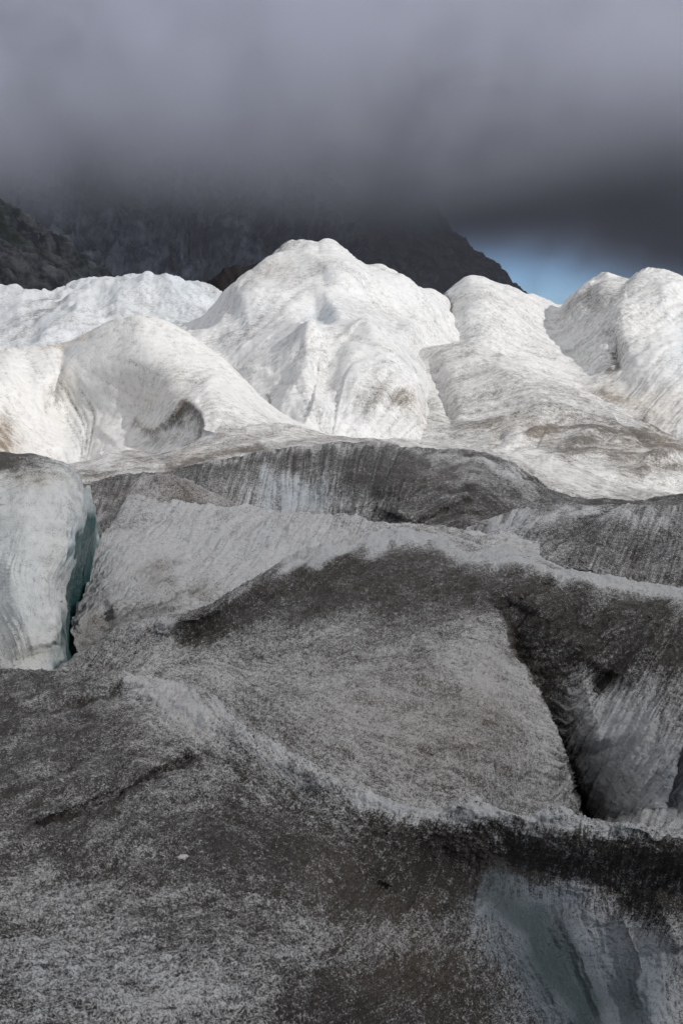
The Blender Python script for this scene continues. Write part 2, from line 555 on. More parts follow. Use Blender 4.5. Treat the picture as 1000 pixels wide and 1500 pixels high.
o = patch('mountain', [
    [(400, 500, 1700), (600, 500, 1720), (760, 500, 1760), (900, 500, 1800)],
    [(400, 420, 1750), (560, 420, 1760), (650, 430, 1780), (700, 440, 1800), (760, 450, 1830), (900, 495, 1850)],
    [(400, 330, 1850), (560, 330, 1850), (620, 360, 1860), (680, 390, 1870), (740, 425, 1880), (800, 460, 1890), (900, 490, 1900)],
    [(400, 130, 2000), (520, 170, 2000), (590, 245, 2000), (640, 305, 2000), (674, 343, 2000), (700, 366, 2000), (720, 386, 2000), (745, 405, 2000), (768, 430, 2000), (800, 450, 2000), (900, 488, 2000)]],
    mode='d', back=((60, -30), (400, -260)), noise=((0.008, 6, 6, True), (0.05, 2, 3)), streak=(2.0, 2.5), flow=((600, 380, -40), (680, 400, -45), (560, 400, 80)), seed=13, step=2.2)
tag(o, 'blue grey mountain flank sloping down to the patch of blue sky', 'mountain', 'structure').data.materials.append(M_CLIFF)

o = patch('hill', [
    [(240, 480, 900), (460, 480, 900)],
    [(240, 450, 930), (330, 430, 930), (460, 430, 930)],
    [(240, 455, 990), (280, 428, 990), (310, 408, 990), (335, 396, 990), (360, 390, 990), (390, 386, 990), (420, 382, 990), (460, 392, 990)]],
    mode='d', back=((30, -10), (100, -80)), noise=((0.04, 2.5, 4),), streak=(0.2, 0.8), flow=((330, 410, -60),), seed=14, step=2.2)
tag(o, 'small reddish brown scree hill behind the left foot of the white peak', 'hill', 'structure').data.materials.append(M_SCREE)

# ------------------------------------------------------------------ sunlit ice, far to near
FAR_BACK = ((3, -1.5), (10, -9))
o = patch('ice_ridge', [
    [(-150, 560, 88), (200, 560, 88), (480, 560, 88)],
    [(-150, 500, 108), (0, 500, 108), (60, 505, 108), (130, 500, 110), (220, 490, 114), (300, 470, 118), (380, 480, 118), (480, 500, 118)],
    [(-150, 460, 130), (0, 460, 130), (60, 455, 132), (130, 450, 134), (200, 440, 138), (270, 440, 140), (330, 448, 140), (380, 465, 140), (480, 490, 140)],
    [(-150, 428, 165), (0, 421, 165), (40, 428, 165), (90, 428, 168), (110, 420, 170), (140, 413, 170), (170, 409, 172), (200, 406, 174), (230, 410, 174), (270, 412, 174), (300, 418, 174), (330, 431, 172), (380, 452, 170), (480, 488, 170)]],
    mode='d', back=((5, -3), (20, -18)),
    relief=[('ridge', [(10, 505), (60, 500), (110, 475), (140, 440), (175, 412)], 3, 25, 60),
            ('ridge', [(150, 470), (205, 450), (215, 425), (200, 408)], 4, 20, 40),
            ('ridge', [(235, 470), (250, 445), (270, 430), (320, 432)], 3, 20, 30),
            ('ridge', [(0, 440), (60, 445), (110, 440)], 2.5, 12, 26), ('ridge', [(20, 470), (70, 465), (120, 470)], -2, 12, 20)],
    noise=((0.07, 0.7, 4), (0.16, 0.38, 4, True), (0.6, 0.06, 3)), streak=(0.03, 0.08), fold=0.35, flow=((50, 470, 15), (200, 430, -40), (260, 440, -25), (150, 420, 30)), seed=21, flare=(25, 0), rel=0.3, normal_relief=True,
    dirt=(0.22, [('b', 60, 470, 70, 20, 0, 0.12), ('b', 300, 425, 40, 12, 10, 0.12)]), blue=(0.16, [('b', 250, 440, 60, 30, 0, 0.14)]))
tag(o, 'farthest pale bluish ice ridge at the left, under the dark cliff', 'ice ridge', 'structure').data.materials.append(M_FAR)

o = patch('ice_ridge', [
    [(600, 700, 62), (800, 700, 62), (1000, 720, 60), (1160, 720, 58)],
    [(600, 600, 76), (700, 600, 76), (800, 600, 79), (900, 610, 76), (960, 620, 73.5), (1000, 630, 72), (1160, 640, 66)],
    [(600, 530, 85), (650, 525, 85), (700, 525, 83), (760, 525, 85), (830, 530, 87.5), (870, 535, 86), (910, 540, 83.5), (950, 540, 81), (1000, 545, 79), (1160, 560, 77)],
    [(600, 480, 94), (650, 470, 94), (700, 465, 92), (760, 470, 94), (815, 480, 95.5), (860, 475, 93.5), (910, 465, 91), (955, 460, 90), (1000, 465, 89), (1160, 480, 84)],
    [(600, 475, 104), (630, 450, 104), (646, 432, 104), (660, 421, 104), (675, 413, 104), (692, 407, 104), (712, 408, 104), (740, 418, 104), (770, 428, 104), (800, 433, 106), (822, 438, 106), (840, 428, 104), (860, 412, 102), (874, 404, 102), (890, 396, 100), (904, 402, 100), (922, 404, 99), (933, 395, 98), (948, 391, 98), (975, 399, 97), (1000, 408, 97), (1160, 440, 95)]],
    mode='d', back=FAR_BACK,
    relief=[('ridge', [(892, 398), (870, 420), (830, 455), (800, 470)], 1.6, 40, 14),
            ('ridge', [(950, 394), (925, 430), (915, 470), (925, 520), (955, 575), (960, 605)], 1.3, 40, 26),
            ('ridge', [(985, 405), (970, 440), (985, 480)], 1.2, 16, 20),
            ('ridge', [(1004, 450), (996, 490), (1004, 540)], -1.2, 14, 30),
            ('ridge', [(897, 492), (901, 520), (906, 550)], -0.8, 4, 3, -0.8, 1),
            ('ridge', [(646, 436), (655, 470), (652, 495)], -1.6, 4, 8, -0.8, 1),
            ('ridge', [(692, 408), (700, 440), (720, 480), (760, 515)], 1.0, 30, 30),
            ('ridge', [(760, 440), (812, 488), (856, 532), (900, 560)], -1.6, 20, 16)],
    noise=((0.10, 0.55, 5), (0.7, 0.04, 3)), streak=(0.022, 0.02), fold=0.13, lic_len=40,
    flow=((700, 430, -8), (740, 470, -12), (820, 460, -25), (870, 440, 38), (930, 430, 40), (860, 500, 10), (940, 500, 55), (990, 440, 40), (980, 560, 60), (780, 520, -20)), seed=22, flare=(0, 20), brk=0.55, rel=0.5, normal_relief=True,
    dirt=(0.17, [('b', 720, 470, 60, 30, 15, 0.10), ('b', 870, 450, 60, 26, -35, 0.22), ('b', 930, 440, 50, 30, -35, 0.18), ('b', 910, 600, 60, 20, 30, 0.3),  # greyer left-facing flanks: shade painted in with the dirt
                 ('s', [(897, 492), (901, 520), (906, 550)], 4, 0.7), ('s', [(648, 438), (655, 470)], 4, 0.5), ('b', 985, 655, 40, 14, 20, 0.6), ('b', 900, 500, 30, 60, 0, 0.1)]),  # crack lines darkened as painted shade
    tan=(0.06, [('b', 920, 595, 80, 30, 20, 0.6)]), blue=(0.04, [('b', 1000, 500, 20, 40, 0, 0.25)]))
tag(o, 'white double crested ice ridge at the right, below the blue sky', 'ice ridge', 'structure').data.materials.append(M_FAR)

o = patch('ice_peak', [
    [(150, 720, 46), (450, 720, 46), (640, 720, 48), (740, 720, 60)],
    [(150, 660, 51), (300, 640, 51), (400, 622, 53), (450, 636, 52), (500, 645, 52), (600, 650, 57), (740, 665, 72)],
    [(150, 580, 60), (300, 562, 61), (350, 560, 62), (400, 565, 62), (480, 570, 62.5), (540, 575, 63), (600, 585, 66), (650, 595, 72), (740, 610, 86)],
    [(150, 530, 70), (230, 516, 70), (320, 510, 71), (385, 500, 72), (430, 490, 73), (480, 490, 74), (540, 500, 75), (600, 515, 78), (650, 530, 83), (740, 560, 96)],
    [(150, 515, 82), (230, 495, 82), (270, 485, 82), (320, 474, 82), (350, 462, 83), (385, 440, 84), (430, 410, 86), (480, 408, 86), (540, 432, 87), (600, 458, 88), (650, 482, 90), (740, 540, 90)],
    [(150, 510, 92), (230, 484, 92), (270, 470, 92), (300, 458, 92), (322, 444, 93), (350, 420, 93), (368, 402, 93.5), (385, 386, 94), (400, 371, 94), (414, 358, 94), (430, 351, 94), (448, 351, 94), (466, 352.5, 94), (475, 348.5, 94), (486, 347, 94), (500, 357, 94), (520, 372, 94), (538, 384, 94), (556, 386, 94), (572, 394, 95), (590, 412, 95), (612, 424, 95), (632, 430, 96), (650, 443, 96), (662, 470, 97), (740, 540, 97)]],
    mode='d', back=FAR_BACK,
    relief=[('ridge', [(430, 356), (418, 380), (374, 410), (322, 446), (270, 475)], 1.6, 8, 40),
            ('step', [(470, 425), (486, 453), (493, 475), (499, 496), (503, 520)], -3.2, 26, 50, -2.4),
            ('ridge', [(418, 458), (430, 500), (436, 530), (448, 575), (470, 600)], 2.8, 40, 60),
            ('ridge', [(330, 446), (380, 430), (418, 458)], 0.9, 14, 30),
            ('ridge', [(480, 350), (500, 400), (560, 445), (600, 480), (640, 500)], 1.2, 24, 40),
            ('ridge', [(556, 388), (580, 430), (620, 460), (650, 478)], 1.1, 22, 30),
            ('ridge', [(500, 500), (520, 540), (560, 592), (600, 625), (640, 640)], 2.4, 60, 40),
            ('ridge', [(470, 580), (520, 590), (560, 596)], 0.8, 20, 20),
            ('step', [(520, 650), (535, 622), (562, 600), (590, 622), (600, 645)], -0.8, 14, 30),
            ('ridge', [(582, 490), (612, 506), (640, 566), (656, 594), (658, 640)], -1.5, 9, 12, -1.0),
            ('ridge', [(300, 500), (352, 550), (400, 600), (470, 642)], -1.5, 16, 14),
            ('ridge', [(440, 400), (500, 440), (560, 455), (640, 470)], -0.6, 10, 10),
            ('ridge', [(420, 560), (450, 600), (500, 640)], 1.1, 14, 30), ('ridge', [(420, 354), (432, 378), (468, 398), (492, 422), (524, 438), (564, 462)], 1.1, 30, 22), ('ridge', [(416, 462), (468, 478), (508, 520), (560, 575), (620, 618), (670, 642)], 1.6, 34, 30), ('ridge', [(300, 478), (360, 462), (416, 460)], 0.9, 20, 26), ('ridge', [(576, 494), (604, 506), (632, 546), (644, 570)], 1.3, 36, 18), ('ridge', [(432, 506), (460, 554), (500, 566), (556, 594)], 1.2, 26, 26), ('ridge', [(340, 470), (400, 440), (440, 445)], 0.6, 22, 10), ('ridge', [(500, 470), (560, 500), (600, 545)], 0.8, 14, 30), ('ridge', [(420, 545), (480, 540), (540, 580)], 0.6, 12, 24), ('step', [(575, 486), (597, 498), (612, 508)], 0.8, 12, 26)],
    noise=((0.10, 0.55, 5), (0.8, 0.04, 3)), streak=(0.022, 0.02), fold=0.10, lic_len=40,
    flow=((390, 390, 42), (340, 440, 35), (430, 400, 10), (480, 400, -25), (520, 420, -30), (580, 450, -30), (420, 440, 35), (380, 500, 30), (440, 520, 40), (470, 475, 50), (520, 480, -15), (560, 520, -35), (600, 560, -25), (540, 620, 50), (450, 590, -50), (350, 560, -45)), seed=23, brk=0.55, rel=0.56, normal_relief=True,
    dirt=(0.13, [('s', [(425, 360), (372, 402), (322, 444)], 10, 0.28), ('b', 375, 495, 55, 22, -20, 0.24), ('b', 415, 425, 40, 14, -30, 0.16), ('b', 560, 480, 60, 25, 20, 0.10),  # left-facing facets and flank strip greyed with painted shade, besides dirt
                 ('b', 600, 560, 40, 40, 0, 0.14), ('b', 590, 630, 30, 8, 30, 0.4), ('b', 545, 618, 26, 18, -40, 0.25), ('b', 400, 582, 6, 6, 0, 0.4), ('b', 470, 476, 20, 16, -30, 0.1),
                 ('s', [(640, 566), (656, 594), (658, 640)], 3, 0.4), ('b', 680, 640, 60, 20, 10, 0.15)]),  # shade of the crack painted as a dark line
    blue=(0.05, [('b', 476, 476, 26, 18, -40, 0.30), ('b', 385, 480, 40, 20, -20, 0.08)]), tan=(0.08, [('b', 600, 628, 40, 12, 20, 0.35), ('b', 400, 420, 40, 20, 0, 0.25)]))  # bluish facet: shade of its left-facing side painted in blue
tag(o, 'tall white ice peak in the middle, its summit against the cliff', 'ice peak', 'structure').data.materials.append(M_FAR)

o = patch('ice_ridge', [
    [(540, 760, 42), (800, 760, 42), (1000, 780, 40), (1160, 790, 40)],
    [(540, 680, 49), (640, 670, 50), (740, 672, 49), (800, 682, 47.5), (900, 706, 46), (1000, 728, 45), (1160, 745, 44)],
    [(540, 610, 62), (600, 612, 61), (660, 618, 59), (740, 628, 57), (800, 636, 56), (900, 655, 53), (1000, 684, 51), (1160, 715, 50)],
    [(540, 555, 72), (600, 550, 71), (660, 550, 68), (740, 562, 65), (800, 585, 62), (900, 622, 57), (1000, 660, 55), (1160, 705, 54)],
    [(540, 525, 82), (580, 512, 80), (610, 506, 78), (640, 503, 76), (670, 500, 75), (690, 499, 74), (712, 508, 73), (730, 514, 72), (748, 524, 71), (775, 541, 69), (810, 556, 67), (850, 571, 65), (880, 586, 64), (915, 602, 62), (950, 622, 60), (1000, 647, 58), (1050, 667, 57), (1160, 702, 56)]],
    mode='d', back=((2, -1), (8, -7)),
    relief=[('ridge', [(690, 502), (720, 540), (800, 590), (880, 630)], 0.9, 26, 40),
            ('ridge', [(622, 508), (640, 566), (656, 594), (658, 640)], -1.0, 8, 10),
            ('ridge', [(660, 610), (720, 600), (800, 600)], -0.5, 14, 20),
            ('ridge', [(895, 598), (930, 635), (958, 668)], -0.7, 5, 5, -0.7, 2), ('ridge', [(886, 600), (922, 640), (950, 672)], 0.5, 6, 6),
            ('step', [(735, 630), (744, 642), (738, 655)], -0.3, 6, 20), ('step', [(770, 640), (800, 628), (808, 650)], -0.45, 10, 24),
            ('ridge', [(730, 640), (770, 625), (820, 628)], 0.6, 16, 12), ('ridge', [(820, 660), (860, 640), (900, 640)], 0.6, 14, 10),
            ('ridge', [(930, 690), (960, 676), (1010, 690)], 0.7, 14, 10), ('step', [(928, 690), (950, 680), (980, 686), (1000, 696)], -0.3, 8, 14)],
    noise=((0.14, 0.20, 4), (0.9, 0.035, 4)), streak=(0.02, 0.05), fold=0.09, lic_len=40,
    flow=((640, 540, 20), (700, 550, 24), (760, 580, 22), (840, 610, 12), (900, 640, -20), (780, 650, 35), (850, 655, 30), (680, 620, 15), (960, 660, 20), (600, 600, -20), (800, 690, -10)), seed=24, flare=(0, 14), brk=0.55, rel=0.5, normal_relief=True,
    dirt=(0.30, [('b', 830, 605, 110, 36, 28, 0.22), ('b', 750, 622, 40, 10, 0, 0.35), ('b', 795, 638, 26, 14, -20, 0.55), ('b', 845, 655, 40, 14, -20, 0.35), ('b', 925, 640, 50, 16, 10, 0.28),  # front greyed as painted shade over the dirt; pits and crack darkened too
                 ('b', 975, 655, 40, 16, 20, 0.40), ('b', 960, 688, 36, 8, 12, 0.65), ('b', 880, 670, 60, 20, 20, 0.15), ('s', [(895, 598), (930, 635), (960, 670)], 4, 0.2), ('b', 690, 620, 40, 16, 0, 0.12),
                 ('b', 760, 680, 120, 9, 12, -0.2), ('b', 720, 630, 140, 30, 8, 0.18), ('b', 930, 660, 120, 32, 15, 0.20)]),  # painted fade from the bright slope into shade
    tan=(0.10, [('b', 795, 636, 40, 12, -15, 0.3), ('b', 745, 625, 40, 10, 0, 0.2), ('b', 960, 660, 60, 20, 0, 0.25)]))
tag(o, 'grey streaked ice slope falling from the middle of the ridge to the right', 'ice ridge', 'structure').data.materials.append(M_FAR)

o = patch('ice_mound', [
    [(-150, 690, 40), (0, 700, 42), (60, 710, 45), (100, 712, 48), (130, 710, 48), (170, 705, 44), (220, 700, 42), (300, 690, 39), (400, 680, 38), (560, 700, 38)],
    [(-150, 650, 44), (0, 655, 46.5), (50, 655, 49.5), (95, 655, 51), (125, 652, 50.8), (160, 648, 50), (205, 645, 48.8), (250, 645, 45), (300, 640, 43), (360, 640, 42), (430, 645, 42), (560, 665, 42)],
    [(-150, 600, 48), (0, 600, 50.5), (50, 600, 53), (95, 600, 54.2), (130, 598, 53.9), (165, 596, 53.4), (205, 594, 52.4), (260, 590, 48), (310, 590, 46.5), (360, 600, 46), (430, 625, 46), (560, 660, 45)],
    [(-150, 550, 52), (0, 550, 53.5), (50, 548, 55.5), (90, 545, 55.2), (130, 540, 54.6), (165, 538, 53.8), (205, 535, 52.8), (260, 540, 51.5), (310, 550, 51), (360, 575, 50.5), (430, 622, 49), (560, 658, 47)],
    [(-150, 509, 58), (0, 508, 58), (60, 507, 58.5), (92, 503, 58.5), (125, 486, 57.5), (150, 471, 57), (178, 462, 56.5), (205, 459, 56), (235, 465, 56), (268, 484, 55.5), (300, 506, 55), (335, 532, 54), (365, 562, 53), (398, 596, 52), (430, 619, 51), (480, 642, 49), (560, 658, 48)]],
    mode='d', back=((1.5, -1), (8, -7)),
    relief=[('pit', 244, 646, 48, 20, -38, 1.3), ('ridge', [(216, 636), (230, 626), (247, 611), (258, 598), (270, 589), (286, 590), (298, 606), (296, 640)], 0.7, 9, 5, 0.5, 1),
            ('ridge', [(92, 505), (88, 540), (72, 600), (68, 612)], -0.5, 6, 6),
            ('ridge', [(150, 640), (180, 610), (200, 622)], 0.7, 16, 20),
            ('ridge', [(300, 560), (320, 590), (308, 640)], 0.7, 24, 30),
            ('ridge', [(10, 520), (30, 590), (80, 660)], 0.35, 14, 14), ('ridge', [(50, 520), (60, 590), (95, 660)], 0.3, 10, 14),
            ('pit', 110, 612, 36, 46, 0, 0.8)],
    noise=((0.2, 0.12, 4), (0.9, 0.02, 4)), streak=(0.010, 0.008), fold=0.03, edges=[('e', [(240, 621), (247, 612), (258, 599), (268, 590), (282, 592), (295, 605), (299, 622), (290, 648), (268, 664)], 12, 0.75, 2.5), ('e', [(204, 620), (214, 630), (228, 629), (242, 616)], 7, 0.6, 3)], lic_len=40,  # ledge wall: dirt plus painted shade below the lip
    flow=((30, 560, -62), (80, 620, -60), (10, 640, -50), (200, 500, -20), (220, 550, -30), (200, 590, -35), (270, 560, 40), (160, 640, 55), (285, 620, 55), (240, 640, 65), (350, 590, -40), (350, 640, 5), (420, 640, -20)), seed=25, flare=(12, 0), brk=0.5,
    dirt=(0.03, [('s', [(0, 508), (60, 508), (92, 504), (130, 486)], 5, 0.30), ('b', 230, 545, 60, 22, 25, 0.20), ('b', 215, 590, 60, 16, 15, 0.24), ('b', 265, 560, 22, 22, 0, 0.14),
                 ('b', 275, 615, 14, 26, 25, 0.25), ('b', 222, 628, 18, 6, 10, 0.3), ('b', 240, 648, 34, 16, -35, 0.22), ('b', 300, 575, 18, 12, 0, 0.32), ('b', 340, 625, 70, 34, 10, 0.20), ('b', 420, 640, 90, 18, 20, 0.18),
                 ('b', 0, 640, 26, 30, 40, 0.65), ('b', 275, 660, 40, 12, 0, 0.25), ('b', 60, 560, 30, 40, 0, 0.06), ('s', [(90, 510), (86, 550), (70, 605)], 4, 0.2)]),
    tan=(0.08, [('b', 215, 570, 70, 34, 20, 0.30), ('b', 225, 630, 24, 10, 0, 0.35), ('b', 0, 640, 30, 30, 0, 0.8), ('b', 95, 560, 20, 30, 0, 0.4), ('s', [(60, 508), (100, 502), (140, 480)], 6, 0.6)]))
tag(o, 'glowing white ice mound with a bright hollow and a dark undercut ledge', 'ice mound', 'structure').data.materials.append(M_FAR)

o = patch('ice_slope', [
    [(-150, 790, 31), (300, 780, 31), (700, 790, 30), (1160, 830, 29)],
    [(-150, 700, 36), (110, 704, 36), (250, 690, 36.5), (400, 670, 37), (500, 662, 37), (600, 664, 37), (700, 676, 36), (800, 706, 34), (880, 730, 33), (1000, 748, 32), (1160, 765, 32)],
    [(-150, 680, 39), (60, 688, 38.5), (110, 686, 38.5), (160, 672, 39), (250, 664, 40), (330, 652, 40), (450, 648, 40), (600, 654, 40), (700, 665, 39), (760, 680, 38), (830, 702, 36.5), (880, 716, 36), (940, 727, 35), (1000, 734, 35), (1160, 745, 35)],
    [(-150, 674, 40.5), (60, 682, 40), (110, 677, 40), (135, 670, 40.5), (165, 661, 41), (200, 659, 41.5), (235, 663, 42), (270, 656, 42.5), (300, 640, 43), (330, 622, 43.5), (400, 622, 44), (480, 636, 44), (600, 646, 44), (700, 655, 44), (760, 664, 43), (830, 676, 42), (860, 690, 41), (900, 708, 40), (940, 718, 40), (1000, 726, 40), (1160, 740, 40)]],
    mode='d', back=((1.0, -0.25), (5, -3)),
    relief=[('ridge', [(480, 640), (600, 654), (720, 672), (830, 690), (890, 708)], 0.25, 20, 10)],
    noise=((0.3, 0.10, 4), (1.5, 0.03, 4)), streak=(0.008, 0.02), lic_len=20,
    flow=((200, 680, -2), (400, 640, 12), (600, 655, -8), (750, 680, -18), (900, 720, -10), (330, 640, 15)), seed=26, flare=(8, 8),
    dirt=(0.46, [('b', 600, 655, 160, 14, 8, -0.10), ('b', 830, 690, 90, 10, 18, -0.30), ('b', 150, 664, 50, 8, -5, -0.15), ('b', 300, 665, 120, 14, -8, 0.08), ('b', 130, 695, 70, 8, -5, 0.2), ('b', 920, 725, 90, 6, 5, 0.12),  # greyer near the dark mound: fade into shade painted over the dirt
                 ('s', [(250, 690), (330, 668), (400, 656)], 8, 0.3)]),
    tan=(0.15, [('b', 300, 668, 60, 10, 0, 0.2)]))
tag(o, 'smooth sunlit snowy strip between the dark mound and the white peak', 'ice slope', 'structure').data.materials.append(M_FAR)

# ------------------------------------------------------------------ shaded ice, far to near
o = patch('ice_mound', [
    [(40, 880, 23.5), (300, 850, 23.5), (700, 850, 23.5), (1160, 850, 23)],
    [(40, 800, 25.5), (125, 792, 25.5), (190, 780, 26), (260, 765, 27), (340, 760, 28.3), (430, 762, 28.6), (520, 765, 27.6), (600, 770, 27), (700, 775, 26.5), (830, 790, 26), (1000, 790, 26), (1160, 790, 26)],
    [(40, 765, 27.5), (125, 750, 27.5), (180, 730, 28.5), (250, 715, 30), (340, 700, 31), (430, 700, 30.6), (520, 695, 30), (600, 700, 29.6), (700, 712, 29), (780, 735, 28), (830, 748, 27.5), (900, 752, 27.5), (1000, 752, 27.5), (1160, 750, 27.5)],
    [(40, 735, 30), (125, 712, 30), (180, 701, 31), (250, 690, 32), (300, 678, 33), (340, 668, 33.5), (400, 657, 34), (450, 652, 34), (500, 650, 34), (560, 650, 34), (620, 655, 33.5), (700, 664, 33), (740, 676, 32), (780, 696, 31), (815, 719, 30), (845, 729, 29.5), (900, 731, 29.5), (1000, 727, 29.5), (1160, 725, 29.5)]],
    mode='d', back=((1.2, -0.5), (4, -3)), step=1.6,
    relief=[('step', [(603, 768), (622, 758), (645, 744), (668, 734), (690, 722)], -0.45, 6, 40, -0.15, 1),
            ('pit', 430, 730, 90, 40, 0, 0.7), ('ridge', [(560, 700), (590, 730), (580, 760)], 0.5, 30, 30), ('ridge', [(300, 700), (345, 725)], 0.25, 14, 10)],
    noise=((0.5, 0.11, 3), (2.0, 0.04, 3), (7, 0.022, 3)), streak=(0.006, 0.008), lic_len=9,
    flow=((430, 730, 85), (350, 700, 70), (560, 720, 75), (640, 700, 20), (150, 740, 60), (760, 710, -25), (900, 740, 0)), seed=31, flare=(6, 8), band=0.035, contrast=1.00,
    dirt=(0.80, [('b', 430, 730, 90, 30, 0, -0.62), ('b', 360, 740, 30, 14, 20, -0.1), ('s', [(300, 680), (450, 655), (600, 656), (740, 678)], 7, -0.30), ('b', 150, 740, 60, 50, 0, -0.14), ('b', 760, 705, 50, 12, 35, -0.35),
                 ('b', 560, 700, 60, 36, 0, 0.16), ('b', 640, 752, 36, 12, -30, 0.35), ('s', [(600, 772), (640, 752), (660, 742)], 3, -0.6, -0.2), ('s', [(615, 770), (645, 754), (680, 735)], 7, 0.5), ('b', 700, 700, 50, 16, 15, -0.12), ('b', 900, 742, 120, 10, 0, 0.05)]),
    blue=(0.04, [('b', 425, 728, 62, 24, 0, 0.26)]), tan=(0.12, [('b', 170, 745, 60, 50, 0, 0.35), ('b', 640, 690, 60, 20, 0, 0.25)]))
tag(o, 'dark dirty ice mound with a pale blue patch in its middle', 'ice mound', 'structure').data.materials.append(M_MID)

o = patch('ice_mound', [
    [(600, 960, 19), (800, 960, 19), (1160, 980, 18.5)],
    [(600, 850, 20.2), (700, 850, 20.2), (800, 860, 20.2), (1000, 880, 19.8), (1160, 890, 19.6)],
    [(600, 812, 21.3), (680, 800, 21.6), (740, 790, 22), (800, 784, 22.2), (900, 784, 22.2), (1000, 788, 22), (1160, 795, 22)],
    [(600, 800, 22.6), (650, 786, 23), (680, 774, 23.2), (702, 764, 23.4), (725, 756, 23.6), (760, 746, 24), (800, 740, 24), (850, 737, 24), (900, 737, 24), (950, 739, 24), (1000, 741, 24), (1160, 746, 24)]],
    mode='d', back=((0.8, -0.3), (3, -2.5)), step=1.6,
    relief=[('ridge', [(715, 765), (745, 790), (740, 820)], 0.4, 26, 40), ('ridge', [(975, 770), (950, 810), (925, 860)], -0.2, 22, 26), ('ridge', [(830, 750), (860, 800), (850, 840)], 0.2, 30, 30)],
    noise=((0.6, 0.10, 3), (2.2, 0.045, 3), (9, 0.022, 3)), streak=(0.006, 0.007), lic_len=8, flow=((750, 800, 60), (900, 800, 70), (1000, 800, 75), (850, 745, 5)), seed=32, flare=(0, 8), band=0.035, contrast=1.00,
    dirt=(0.66, [('s', [(700, 768), (760, 749), (850, 741), (1000, 745)], 9, -0.30), ('b', 735, 785, 16, 26, 20, -0.32), ('b', 880, 790, 80, 30, 0, 0.12), ('b', 800, 800, 40, 20, 0, -0.08), ('b', 980, 820, 50, 30, 0, 0.08)]),
    blue=(0.06, [('b', 740, 790, 30, 30, 0, 0.18)]), tan=(0.08, [('b', 930, 830, 50, 20, 0, 0.2)]))
tag(o, 'dark rounded ice mound at the right behind the big foreground hump', 'ice mound', 'structure').data.materials.append(M_MID)

o = patch('ice_mound', [
    [(130, 850, 19.6), (250, 850, 19.6), (380, 850, 19.6)],
    [(130, 790, 21.5), (200, 770, 22), (280, 765, 22), (380, 770, 22)],
    [(130, 770, 22.6), (165, 740, 23), (182, 722, 23.2), (190, 712, 23.3), (205, 700, 23.5), (230, 696, 23.6), (258, 699, 23.6), (290, 711, 23.5), (320, 727, 23.3), (350, 744, 23), (380, 760, 22.8)]],
    mode='d', back=((0.6, -0.25), (2, -2)), step=1.6,
    relief=[('ridge', [(225, 698), (262, 716), (300, 732), (340, 745)], 0.22, 16, 10), ('ridge', [(192, 712), (175, 745), (160, 780)], 0.2, 8, 20)],
    noise=((0.7, 0.08, 3), (2.5, 0.03, 3), (9, 0.012, 3)), streak=(0.008, 0.01), lic_len=10, flow=((230, 710, -20), (300, 725, -28), (190, 740, 60)), seed=33,
    dirt=(0.44, [('b', 215, 702, 22, 8, -10, -0.18), ('b', 290, 735, 50, 8, 25, 0.22), ('b', 180, 740, 16, 30, 20, 0.2)]), tan=(0.45, [('b', 280, 725, 50, 16, 20, 0.4)]))
tag(o, 'small brownish ice knoll behind the pale streaked wall', 'ice mound', 'structure').data.materials.append(M_MID)

